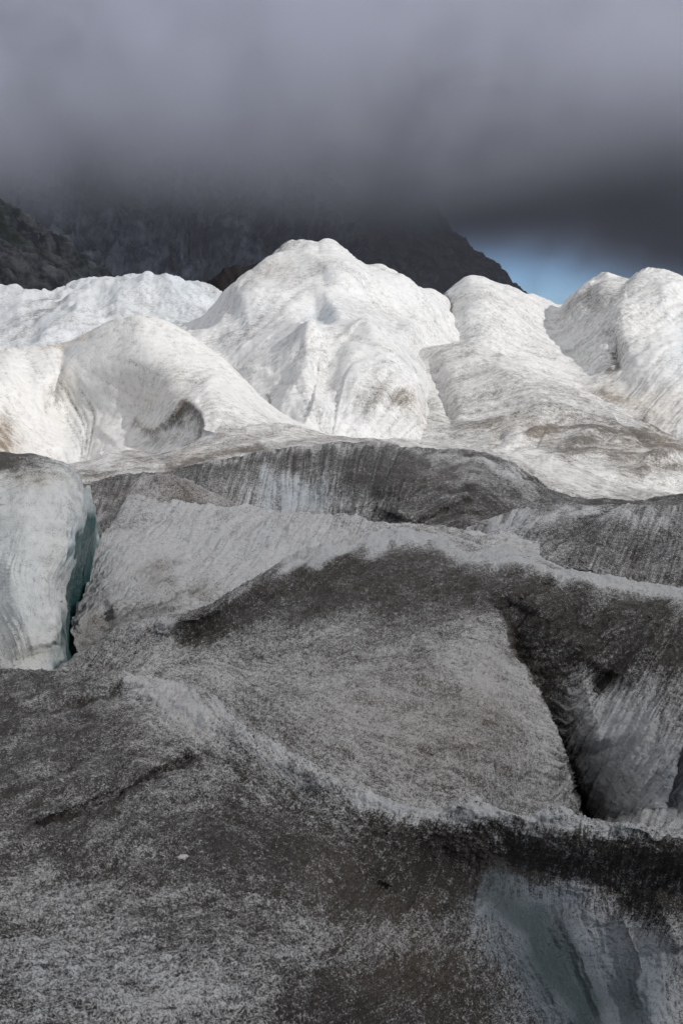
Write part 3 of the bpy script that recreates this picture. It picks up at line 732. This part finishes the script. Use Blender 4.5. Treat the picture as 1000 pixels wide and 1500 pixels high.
o = patch('ice_wall', [
    [(99, 1010, -4.6), (120, 1000, -4.3), (150, 990, -4.2), (210, 985, -4.2), (300, 985, -4.4), (380, 975, -4.5), (440, 970, -4.6), (490, 960, -4.6), (540, 950, -4.6), (600, 945, -4.6), (650, 940, -4.6), (700, 940, -4.6), (790, 950, -4.6)],
    [(106, 935, -3.5), (122, 912, -3.35), (165, 896, -3.3), (225, 886, -3.4), (300, 888, -3.6), (380, 888, -3.75), (440, 882, -3.8), (490, 874, -3.8), (540, 866, -3.8), (600, 860, -3.8), (650, 856, -3.8), (700, 856, -3.8), (790, 870, -3.9)],
    [(120, 868, -3.36), (148, 848, -3.28), (200, 836, -3.32), (268, 834, -3.45), (330, 836, -3.52), (390, 838, -3.56), (440, 836, -3.56), (490, 832, -3.55), (540, 826, -3.52), (600, 820, -3.5), (650, 816, -3.48), (700, 816, -3.5), (790, 830, -3.6)],
    [(148, 786, -3.18), (180, 776, -3.18), (230, 780, -3.24), (300, 784, -3.28), (350, 785, -3.3), (400, 787, -3.3), (450, 788, -3.3), (500, 790, -3.3), (540, 791, -3.3), (600, 790, -3.3), (650, 790, -3.3), (700, 794, -3.32), (790, 806, -3.4)],
    [(186, 728, -2.98), (215, 731, -3.0), (250, 738, -3.05), (300, 742, -3.1), (350, 744, -3.1), (400, 748, -3.1), (450, 751, -3.1), (500, 756, -3.12), (540, 764, -3.15), (600, 765, -3.15), (650, 768, -3.17), (700, 773, -3.2), (790, 794, -3.3)]],
    mode='z', ncol=470, back=((0.6, -0.25), (2.4, -2)), step=1.6, left_skirt=(0.25, 1.1, -0.9),
    relief=[('pit', 238, 836, 20, 12, -15, 0.45), ('ridge', [(200, 846), (226, 838), (250, 822), (256, 835)], -0.3, 10, 8), ('ridge', [(150, 880), (240, 862), (300, 860)], 0.3, 12, 24), ('ridge', [(500, 775), (478, 800), (470, 830)], 0.2, 14, 14),
            ('ridge', [(250, 868), (280, 872), (320, 868)], -0.25, 8, 8), ('ridge', [(200, 745), (185, 775), (170, 800)], 0.15, 14, 14)],
    noise=((0.8, 0.10, 3), (2.6, 0.04, 3), (10, 0.018, 3)), streak=(0.005, 0.013), lic_len=13,
    flow=((300, 800, 80), (400, 810, 76), (500, 790, 70), (200, 780, 55), (230, 860, 20), (150, 900, 40), (600, 780, 10), (350, 750, 20)), seed=34, band=0.040, contrast=1.08,
    dirt=(0.16, [('b', 200, 760, 40, 22, -15, 0.20), ('b', 300, 768, 60, 14, 0, 0.10), ('b', 400, 815, 110, 26, 0, -0.10), ('b', 170, 830, 40, 30, -50, -0.12), ('b', 140, 915, 24, 40, 30, -0.06), ('b', 200, 890, 60, 16, -10, 0.04),
                 ('b', 236, 836, 16, 8, 0, 0.25), ('b', 280, 868, 30, 7, 5, 0.25), ('b', 640, 778, 110, 12, 3, 0.36), ('b', 420, 760, 160, 8, 2, 0.06)]),
    blue=(0.05, [('b', 380, 800, 80, 20, 0, 0.06)]), tan=(0.10, [('b', 225, 838, 30, 14, 0, 0.6), ('b', 275, 866, 40, 12, 0, 0.6), ('b', 130, 910, 36, 50, 20, 0.55), ('b', 640, 778, 40, 8, 0, 0.4)]))
tag(o, 'pale streaked ice wall behind the big hump, right of the teal crevasse', 'ice wall', 'structure').data.materials.append(M_MID)

o = patch('ice_block', [
    [(-150, 1080, 11.2), (0, 1060, 11.2), (30, 1058, 11.2), (55, 1055, 11.25), (75, 1050, 11.4), (92, 1040, 11.7), (100, 1030, 12.6), (108, 1020, 15.5), (130, 1010, 20)],
    [(-150, 960, 12.1), (0, 960, 11.8), (28, 960, 11.7), (52, 960, 11.75), (70, 958, 11.85), (86, 965, 12.05), (95, 975, 12.9), (106, 970, 15.5), (130, 960, 20)],
    [(-150, 870, 12.7), (0, 870, 12.3), (30, 870, 12.1), (55, 870, 12.15), (72, 872, 12.3), (84, 878, 12.55), (94, 884, 13.6), (114, 890, 16.5), (140, 900, 21)],
    [(-150, 790, 13.1), (0, 790, 12.7), (40, 790, 12.52), (75, 790, 12.6), (98, 792, 12.75), (112, 795, 13.05), (119, 802, 14.2), (134, 815, 17.5), (158, 840, 22)],
    [(-150, 705, 13.3), (0, 705, 13.45), (40, 705, 13.3), (78, 708, 13.35), (104, 715, 13.5), (120, 726, 13.8), (129, 742, 14.7), (138, 775, 17.3), (152, 800, 21)],
    [(-150, 656, 14.3), (0, 659, 14.3), (40, 663, 14.3), (76, 668, 14.3), (103, 678, 14.4), (119, 692, 14.6), (129, 712, 15.2), (137, 762, 17.6), (149, 794, 21)]],
    mode='d', ncol=250, back=((0.6, -0.3), (2.5, -2.5)), step=1.55,
    relief=[('ridge', [(60, 690), (95, 730), (105, 790), (98, 860)], 0.12, 40, 12), ('ridge', [(88, 890), (76, 915), (80, 945)], 0.16, 10, 8), ('pit', 55, 780, 45, 70, 0, 0.10), ('ridge', [(0, 800), (30, 870), (50, 960)], 0.10, 18, 26)],
    noise=((0.9, 0.07, 3), (3.5, 0.022, 3), (14, 0.005, 2)), streak=(0.0020, 0.0060), lic_len=22, streak_mask=(0.3, [('b', 20, 910, 60, 90, 0, 0.8)]),
    flow=((30, 700, 20), (60, 780, 65), (20, 900, -72), (70, 930, -70), (100, 780, 80), (130, 850, 80), (40, 960, -75)), seed=35, flare=(6, 0),
    dirt=(0.10, [('b', 0, 668, 95, 22, 5, 0.75), ('b', 60, 700, 40, 14, 0, 0.18), ('b', 0, 690, 40, 40, 0, 0.22), ('b', 112, 735, 10, 50, 5, 0.18), ('b', 15, 950, 40, 60, 20, 0.14), ('b', 85, 930, 8, 30, 20, 0.25), ('b', 60, 870, 10, 60, 20, 0.1)]),
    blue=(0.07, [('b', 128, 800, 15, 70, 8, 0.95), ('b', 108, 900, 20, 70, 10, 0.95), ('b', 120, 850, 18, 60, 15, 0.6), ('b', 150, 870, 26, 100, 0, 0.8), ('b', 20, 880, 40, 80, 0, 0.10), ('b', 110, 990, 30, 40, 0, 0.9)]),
    tan=(0.10, [('b', 50, 700, 50, 16, 0, 0.5), ('b', 10, 960, 50, 50, 0, 0.3), ('b', 85, 850, 20, 60, 0, 0.3)]), warp=6)
tag(o, 'pale smooth ice block at the left edge with a teal crevasse side', 'ice block', 'structure').data.materials.append(M_WALL)

o = patch('ice_hump', [
    [(50, 1120, -3.6), (110, 1070, -3.25), (200, 1060, -3.25), (300, 1120, -3.4), (400, 1190, -3.55), (500, 1230, -3.7), (600, 1250, -3.75), (700, 1255, -3.85), (760, 1265, -4.2), (850, 1280, -4.7), (1000, 1300, -4.8), (1160, 1320, -4.9)],
    [(50, 1070, -3.3), (110, 1020, -3.12), (200, 1000, -3.08), (300, 1020, -3.12), (400, 1060, -3.18), (500, 1080, -3.25), (600, 1085, -3.3), (700, 1085, -3.34), (760, 1095, -3.5), (850, 1115, -3.85), (1000, 1130, -3.9), (1160, 1150, -4.0)],
    [(50, 1045, -3.2), (110, 1000, -3.05), (200, 965, -2.98), (300, 962, -2.98), (400, 955, -2.95), (500, 940, -2.93), (600, 935, -2.93), (700, 935, -2.92), (760, 945, -3.0), (850, 975, -3.18), (1000, 1005, -3.25), (1160, 1025, -3.35)],
    [(50, 1025, -3.12), (110, 985, -3.0), (200, 940, -2.9), (300, 920, -2.8), (400, 876, -2.67), (500, 838, -2.58), (600, 830, -2.55), (700, 845, -2.58), (760, 860, -2.62), (850, 885, -2.72), (1000, 915, -2.8), (1160, 945, -2.88)],
    [(50, 1010, -3.05), (90, 982, -3.0), (115, 967, -2.95), (150, 946, -2.88), (200, 921, -2.8), (250, 906, -2.72), (300, 893, -2.64), (350, 863, -2.57), (400, 833, -2.5), (450, 812, -2.45), (500, 795, -2.42), (550, 786, -2.4), (600, 785, -2.4), (650, 790, -2.42), (700, 799, -2.45), (760, 813, -2.49), (850, 837, -2.54), (930, 853, -2.58), (1000, 863, -2.6), (1160, 886, -2.66)]],
    mode='z', back=((0.6, -0.12), (2.2, -1.6)), step=1.55,
    relief=[('step', [(862, 1240), (855, 1205), (835, 1140), (812, 1075), (788, 1012), (748, 945), (722, 895), (712, 872)], -1.6, 4, 60, -0.3, 1),
            ('ridge', [(955, 895), (925, 940), (900, 975), (872, 1010)], -0.10, 14, 24, -0.10, 3),
            ('ridge', [(965, 900), (935, 950), (905, 1000)], 0.18, 10, 40),
            ('step', [(965, 1190), (985, 1130), (1005, 1075)], -0.5, 4, 60, -0.3, 2),
            ('ridge', [(700, 835), (770, 850), (860, 880)], -0.08, 8, 14),
            ('ridge', [(240, 935), (330, 905), (430, 865), (560, 835)], -0.10, 9, 16),
            ('ridge', [(230, 915), (300, 905), (330, 890)], 0.10, 14, 14),
            ('ridge', [(150, 1000), (170, 950), (215, 925)], 0.12, 20, 20),
            ('ridge', [(780, 890), (760, 930), (770, 980)], -0.15, 14, 20),
            ('ridge', [(860, 930), (850, 1000), (880, 1100)], 0.12, 26, 30)],
    noise=((0.9, 0.07, 3), (3.0, 0.026, 3), (11, 0.018, 3), (34, 0.011, 2)), streak=(0.003, 0.005), warp=6, smooth=(0, [('b', 915, 1100, 85, 105, -15, 0.8)]), streak_mask=(0.8, [('b', 920, 1100, 90, 100, 0, 3.2)]), lic_len=9, edges=[('e', [(862, 1240), (855, 1205), (835, 1140), (812, 1075), (788, 1012), (748, 945), (722, 895), (705, 850)][::-1], 34, -0.16, 3), ('e', [(862, 1240), (855, 1205), (835, 1140), (812, 1075), (788, 1012), (748, 945), (722, 895), (708, 865)], 40, 0.42, 3)],  # edges: gully side darkened and lip paled, shade painted along the crack
    flow=((600, 850, 20), (450, 860, 28), (350, 950, -12), (550, 1000, -4), (600, 1100, -6), (700, 1000, -12), (480, 1100, -30), (780, 1060, -20), (300, 910, 25), (180, 950, 35), (880, 1080, 68), (950, 1100, 60), (850, 900, 45), (960, 960, 60), (900, 845, -10)), seed=36, flare=(0, 5), band=0.045, contrast=1.22,
    dirt=(0.50, [('s', [(210, 918), (300, 894), (360, 865)], 8, -0.16), ('s', [(420, 826), (500, 800), (580, 792), (700, 806), (850, 842), (1000, 870)], 11, -0.60), ('s', [(280, 918), (360, 890), (440, 852), (520, 828)], 22, 0.30, 0.22),  # dark slopes and pale rim paint the hump's shading over its dirt
                 ('b', 600, 875, 120, 50, 3, 0.20), ('s', [(285, 914), (370, 882), (450, 850), (540, 838), (640, 842), (740, 866), (850, 903), (1000, 945)], 34, 0.30), ('b', 640, 1090, 130, 70, 10, -0.10), ('b', 470, 890, 70, 24, -15, 0.20), ('b', 560, 960, 110, 40, 8, 0.02), ('b', 700, 980, 40, 60, -20, -0.16), ('b', 560, 1060, 120, 40, 5, -0.06), ('b', 680, 1080, 60, 50, 30, 0.10), ('b', 520, 1150, 90, 24, 15, -0.10),
                 ('b', 300, 980, 90, 40, 10, -0.06), ('b', 400, 1060, 60, 40, 30, 0.02), ('b', 830, 930, 90, 60, 20, 0.36), ('b', 960, 945, 80, 56, 0, 0.36), ('b', 790, 920, 20, 40, -25, 0.2),
                 ('b', 912, 1105, 85, 110, -18, -0.62), ('b', 985, 1040, 30, 40, 0, 0.1), ('b', 840, 1160, 24, 80, -18, 0.40), ('s', [(960, 895), (925, 940), (880, 1000)], 12, 0.36), ('b', 150, 985, 40, 20, 0, 0.1), ('b', 990, 1160, 20, 40, 0, -0.1)]),
    blue=(0.03, [('b', 915, 1100, 75, 95, -15, 0.20), ('b', 990, 1150, 26, 60, 10, 0.35), ('s', [(430, 826), (580, 790), (720, 810), (1000, 868)], 10, 0.12)]),
    tan=(0.22, [('b', 620, 1060, 160, 90, 10, 0.5), ('b', 720, 1000, 50, 90, -20, 0.3), ('b', 400, 900, 80, 30, 0, -0.1), ('b', 900, 1080, 90, 120, 0, -0.2)]))
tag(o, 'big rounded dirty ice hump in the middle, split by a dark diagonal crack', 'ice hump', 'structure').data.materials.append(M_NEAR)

A_CREST = [(-150, 1012, -2.98), (0, 985, -2.85), (60, 984, -2.82), (100, 988, -2.8), (150, 993, -2.76), (210, 998, -2.72), (262, 1002, -2.71), (300, 1025, -2.72), (350, 1062, -2.74), (420, 1106, -2.76), (480, 1141, -2.78), (540, 1161, -2.8), (600, 1174, -2.82), (650, 1177, -2.82), (676, 1168, -2.8), (695, 1168, -2.8), (735, 1186, -2.83), (780, 1201, -2.85), (795, 1188, -2.83), (812, 1185, -2.83), (838, 1200, -2.86), (900, 1205, -2.88), (935, 1206, -2.88), (968, 1220, -2.9), (1000, 1222, -2.9), (1160, 1236, -2.95)]
o = patch('ice_slope', [
    [(-150, 1640, -2.50), (0, 1640, -2.55), (150, 1640, -2.62), (300, 1640, -2.78), (400, 1640, -2.95), (500, 1640, -3.3), (600, 1640, -3.75), (700, 1640, -4.2), (800, 1640, -4.6), (900, 1640, -4.65), (1000, 1640, -4.5), (1160, 1640, -4.3)],
    [(-150, 1400, -2.58), (0, 1400, -2.62), (150, 1392, -2.68), (300, 1372, -2.79), (400, 1370, -2.90), (500, 1370, -3.06), (600, 1372, -3.32), (700, 1385, -3.55), (760, 1395, -3.72), (850, 1400, -3.82), (950, 1400, -3.76), (1160, 1400, -3.6)],
    [(-150, 1240, -2.72), (0, 1235, -2.72), (150, 1200, -2.76), (210, 1150, -2.79), (300, 1150, -2.84), (400, 1185, -2.88), (500, 1220, -2.94), (600, 1245, -3.03), (700, 1262, -3.15), (800, 1275, -3.26), (900, 1285, -3.30), (1000, 1298, -3.34), (1160, 1310, -3.36)],
    [(-150, 1080, -2.88), (0, 1070, -2.80), (150, 1050, -2.76), (210, 1040, -2.755), (300, 1072, -2.765), (400, 1120, -2.795), (480, 1162, -2.83), (600, 1200, -2.88), (700, 1205, -2.90), (800, 1222, -2.94), (900, 1234, -2.97), (1000, 1250, -3.0), (1160, 1262, -3.04)],
    A_CREST],
    mode='z', back=((0.35, -0.16), (1.4, -1.2)), step=1.5,
    relief=[('ridge', [(286, 1107), (245, 1128), (205, 1145), (150, 1170), (100, 1198), (45, 1212)], -0.16, 7, 4, -0.16, 3),
            ('ridge', [(190, 1008), (140, 1024), (90, 1036), (20, 1040)], -0.12, 7, 4, -0.10, 3),
            ('ridge', [(0, 1140), (60, 1142), (130, 1132)], -0.06, 6, 4, -0.05, 3),
            ('ridge', [(210, 1000), (300, 1050), (400, 1115), (500, 1160)], 0.10, 24, 24),
            ('ridge', [(705, 1300), (735, 1345), (765, 1385), (800, 1440), (850, 1510), (880, 1600)], 0.12, 26, 70, 0.28, 0.6),
            ('ridge', [(820, 1330), (850, 1400), (880, 1480), (890, 1560)], 0.10, 40, 24, 0.12, 0.5), ('ridge', [(905, 1330), (940, 1420), (960, 1520)], 0.09, 36, 24, 0.09, 0.5),
            ('pit', 640, 1270, 60, 30, 10, 0.12), ('pit', 560, 1300, 50, 26, 20, 0.10), ('ridge', [(570, 1400), (620, 1340), (660, 1310)], 0.10, 24, 30), ('ridge', [(560, 1210), (590, 1250), (560, 1300)], 0.06, 20, 20),
            ('ridge', [(960, 1300), (1000, 1390)], 0.12, 18, 18),
            ('pit', 690, 1180, 40, 18, 10, -0.07), ('pit', 808, 1192, 26, 12, 0, -0.06), ('pit', 930, 1212, 40, 10, 5, -0.05)],
    noise=((1.3, 0.05, 3), (4.5, 0.02, 3), (16, 0.015, 3), (44, 0.010, 2)), streak=(0.0022, 0.003), lic_len=8,
    flow=((100, 1100, 10), (150, 1200, 18), (60, 1020, 8), (300, 1060, -20), (250, 1250, 10), (100, 1400, 2), (300, 1450, -10), (450, 1250, -30), (550, 1350, 50), (600, 1250, 60), (700, 1230, 80), (850, 1260, 80), (800, 1400, -60), (900, 1420, -65), (500, 1450, 20), (970, 1360, 60)), seed=37, flare=(4, 4), band=0.045, contrast=1.08,
    smooth=(0, [('s', [(740, 1330), (800, 1390), (860, 1480), (890, 1620)], 60, 0.75)]), streak_mask=(0.9, [('b', 850, 1400, 140, 110, 0, 0.3)]),
    dirt=(0.66, [('b', 260, 1050, 70, 40, 30, -0.40), ('s', [(205, 1003), (300, 1040), (400, 1110), (500, 1150), (600, 1176)], 22, -0.34), ('s', [(540, 1166), (620, 1184), (690, 1178), (790, 1202), (810, 1196), (860, 1211), (950, 1217), (1000, 1228)], 15, -0.62, -0.5),
                 ('b', 690, 1186, 50, 22, 8, -0.30), ('b', 60, 1100, 120, 60, 5, 0.14), ('b', 120, 1215, 140, 50, 0, 0.10), ('b', 330, 1230, 80, 70, 20, 0.12), ('b', 420, 1260, 90, 60, 30, 0.24), ('b', 60, 1310, 110, 40, 5, -0.14),
                 ('b', 120, 1420, 200, 60, 5, -0.17), ('b', 250, 1470, 160, 40, 5, -0.16), ('b', 470, 1380, 60, 60, 20, -0.14), ('b', 440, 1480, 40, 40, 0, 0.14), ('b', 640, 1280, 120, 70, 15, 0.42), ('b', 850, 1270, 170, 40, 5, 0.55), ('b', 960, 1300, 70, 40, 10, 0.4),
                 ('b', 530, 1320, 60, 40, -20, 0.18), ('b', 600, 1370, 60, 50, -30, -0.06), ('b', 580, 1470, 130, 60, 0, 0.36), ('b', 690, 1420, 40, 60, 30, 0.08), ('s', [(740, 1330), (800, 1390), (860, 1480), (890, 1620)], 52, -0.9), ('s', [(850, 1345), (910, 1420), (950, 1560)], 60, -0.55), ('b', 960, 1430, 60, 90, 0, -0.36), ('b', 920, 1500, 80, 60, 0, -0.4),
                 ('s', [(286, 1107), (205, 1145), (100, 1198), (45, 1212)], 5, 0.35), ('s', [(190, 1008), (90, 1036), (20, 1040)], 5, 0.25)]),
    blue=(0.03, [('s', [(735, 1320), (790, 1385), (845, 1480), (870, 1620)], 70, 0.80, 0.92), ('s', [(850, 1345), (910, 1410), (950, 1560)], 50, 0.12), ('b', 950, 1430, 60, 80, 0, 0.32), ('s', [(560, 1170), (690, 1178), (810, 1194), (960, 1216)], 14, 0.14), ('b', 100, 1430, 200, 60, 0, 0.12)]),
    tan=(0.18, [('b', 600, 1400, 90, 80, 0, 0.45), ('b', 480, 1290, 60, 60, 0, 0.25), ('b', 250, 1070, 80, 40, 0, 0.2), ('b', 100, 1430, 200, 80, 0, -0.15)]), warp=9)
tag(o, 'nearest dirty grey ice slope with a snowy crest above a dark hollow', 'ice slope', 'structure').data.materials.append(M_NEAR)

# ------------------------------------------------------------------ loose lumps of clean ice on the near slope
def lump(px, py, z, size, label, seed):
    gx, gy, P = SURF[37]
    k = np.argmin((gx - px) ** 2 + (gy - py) ** 2)
    c = P.reshape(-1, 3)[k] + np.array([0, 0, size * 0.3])
    bm = bmesh.new()
    bmesh.ops.create_icosphere(bm, subdivisions=4, radius=1)
    co = np.array([v.co[:] for v in bm.verts])
    n = fbm(co + seed * 9.1, 1.1, 3) * 0.28 + fbm(co + seed * 3.3, 5, 3) * 0.12
    co = co * (1 + n)[:, None] * np.array([1, 0.8, 0.6])
    for v, q in zip(bm.verts, co):
        v.co = q * size
    me = bpy.data.meshes.new('ice_lump')
    bm.to_mesh(me)
    bm.free()
    me.polygons.foreach_set('use_smooth', np.ones(len(me.polygons), bool))
    at = me.attributes.new('dirt', 'FLOAT', 'POINT')
    at.data.foreach_set('value', (0.25 - 0.25 * co[:, 2]).astype(np.float32))
    o = bpy.data.objects.new('ice_lump', me)
    COL.objects.link(o)
    o.location = c
    me.materials.append(M_NEAR)
    tag(o, label, 'ice lump')
    return o
lump(270, 1250, -2.61, 0.030, 'small pale ice lump lying on the near slope below the long crack', 1)
lump(240, 1415, -2.62, 0.026, 'flat pale ice lump near the bottom of the near slope', 2)

# ------------------------------------------------------------------ clouds
def volume_material(name, build):
    m = bpy.data.materials.new(name)
    m.use_nodes = True
    t = NT(m)
    m.node_tree.nodes.remove(m.node_tree.nodes['Principled BSDF'])
    o = m.node_tree.nodes['Material Output']
    v = t.n('VolumePrincipled')
    build(t, v)
    t.t.links.new(v.outputs[0], o.inputs['Volume'])
    return m

def box(name, a, b):
    bm = bmesh.new()
    bmesh.ops.create_cube(bm, size=1)
    for v in bm.verts:
        v.co = [a[i] + (v.co[i] + 0.5) * (b[i] - a[i]) for i in range(3)]
    me = bpy.data.meshes.new(name)
    bm.to_mesh(me)
    bm.free()
    o = bpy.data.objects.new(name, me)
    COL.objects.link(o)
    return o

def bank(t, v):
    pos = t.n('NewGeometry').outputs['Position']
    sp = t.n('SeparateXYZ')
    t.val(sp.inputs[0], pos)
    x, y, z = sp.outputs
    mp = t.n('Mapping')
    t.val(mp.inputs['Vector'], pos)
    mp.inputs['Scale'].default_value = (1, 0.7, 1.0)
    n = t.noise(0.0055, 5, 0.62, mp.outputs[0])
    # underside of the cloud: height 95 m at the left, lifting over the gap at the right, lower again beyond it
    base = t.math('ADD', 76.0, t.math('MULTIPLY', t.rng(x, 0, 380, smooth=True), 40.0))
    base = t.math('SUBTRACT', base, t.math('MULTIPLY', t.rng(x, 230, 560, smooth=True), 88.0))
    base = t.math('ADD', base, t.math('MULTIPLY', t.math('SUBTRACT', n, 0.5), 110.0))
    h = t.math('SUBTRACT', z, base)
    r = t.math('POWER', t.rng(h, 0, 130), 1.6)
    dens = t.math('MULTIPLY', r, t.rng(n, 0.36, 0.64, 0.12, 2.2))
    dens = t.math('ADD', t.math('MULTIPLY', dens, 0.0080), 0.00034)
    dens = t.math('ADD', dens, t.math('MULTIPLY', t.rng(y, 2060, 2300), t.rng(n, 0.50, 0.66, 0.0, 0.0034)))
    t.val(v.inputs['Density'], dens)
    v.inputs['Color'].default_value = (0.855, 0.875, 0.975, 1)
    v.inputs['Anisotropy'].default_value = 0.1
M_BANK = volume_material('grey_cloud', bank)
c = box('cloud', (-1500, 960, -80), (1700, 2600, 760))
c.data.materials.append(M_BANK)
tag(c, 'dark grey cloud bank swallowing the mountain tops', 'cloud', 'stuff')

# the cloud overhead whose shadow lies on the near ice (above and behind the camera, on the sun's side)
H = 260.0
off = SUNV[:2] / SUNV[2] * H
def overhead(t, v):
    v.inputs['Density'].default_value = 0.0145
    v.inputs['Color'].default_value = (0.9, 0.9, 0.92, 1)
    v.inputs['Anisotropy'].default_value = 0.3
M_OVER = volume_material('overhead_cloud', overhead)
def overhead_cloud(x, y, size, seed, label):
    """a lumpy flat cloud whose shadow falls on the ground round (x, y)"""
    bm = bmesh.new()
    bmesh.ops.create_icosphere(bm, subdivisions=5, radius=1)
    co = np.array([v.co[:] for v in bm.verts])
    co2 = co * np.array(size) * (1 + 0.05 * fbm(co + seed, 1.3, 4))[:, None]
    co2[:, 2] += 10 * fbm(co + seed * 2, 2.2, 3)
    for v, q in zip(bm.verts, co2):
        v.co = q
    me = bpy.data.meshes.new('cloud')
    bm.to_mesh(me)
    bm.free()
    o = bpy.data.objects.new('cloud', me)
    COL.objects.link(o)
    o.location = (x + off[0], y + off[1], H)
    me.materials.append(M_OVER)
    tag(o, label, 'cloud', 'stuff')
overhead_cloud(20, -78, (170, 110, 32), 4, 'separate cloud overhead that shades the near ice')
overhead_cloud(-200, 760, (240, 150, 32), 6, 'unseen cloud added overhead to shade the dark rocky slope')  # added out of view to keep sun off the left mountainside
print('tris', sum(len(o.data.polygons) * (1 if len(o.data.polygons) and o.data.polygons[0].loop_total == 3 else 2) for o in COL.objects if o.type == 'MESH'))
print('script', round(time.time() - T0, 1))
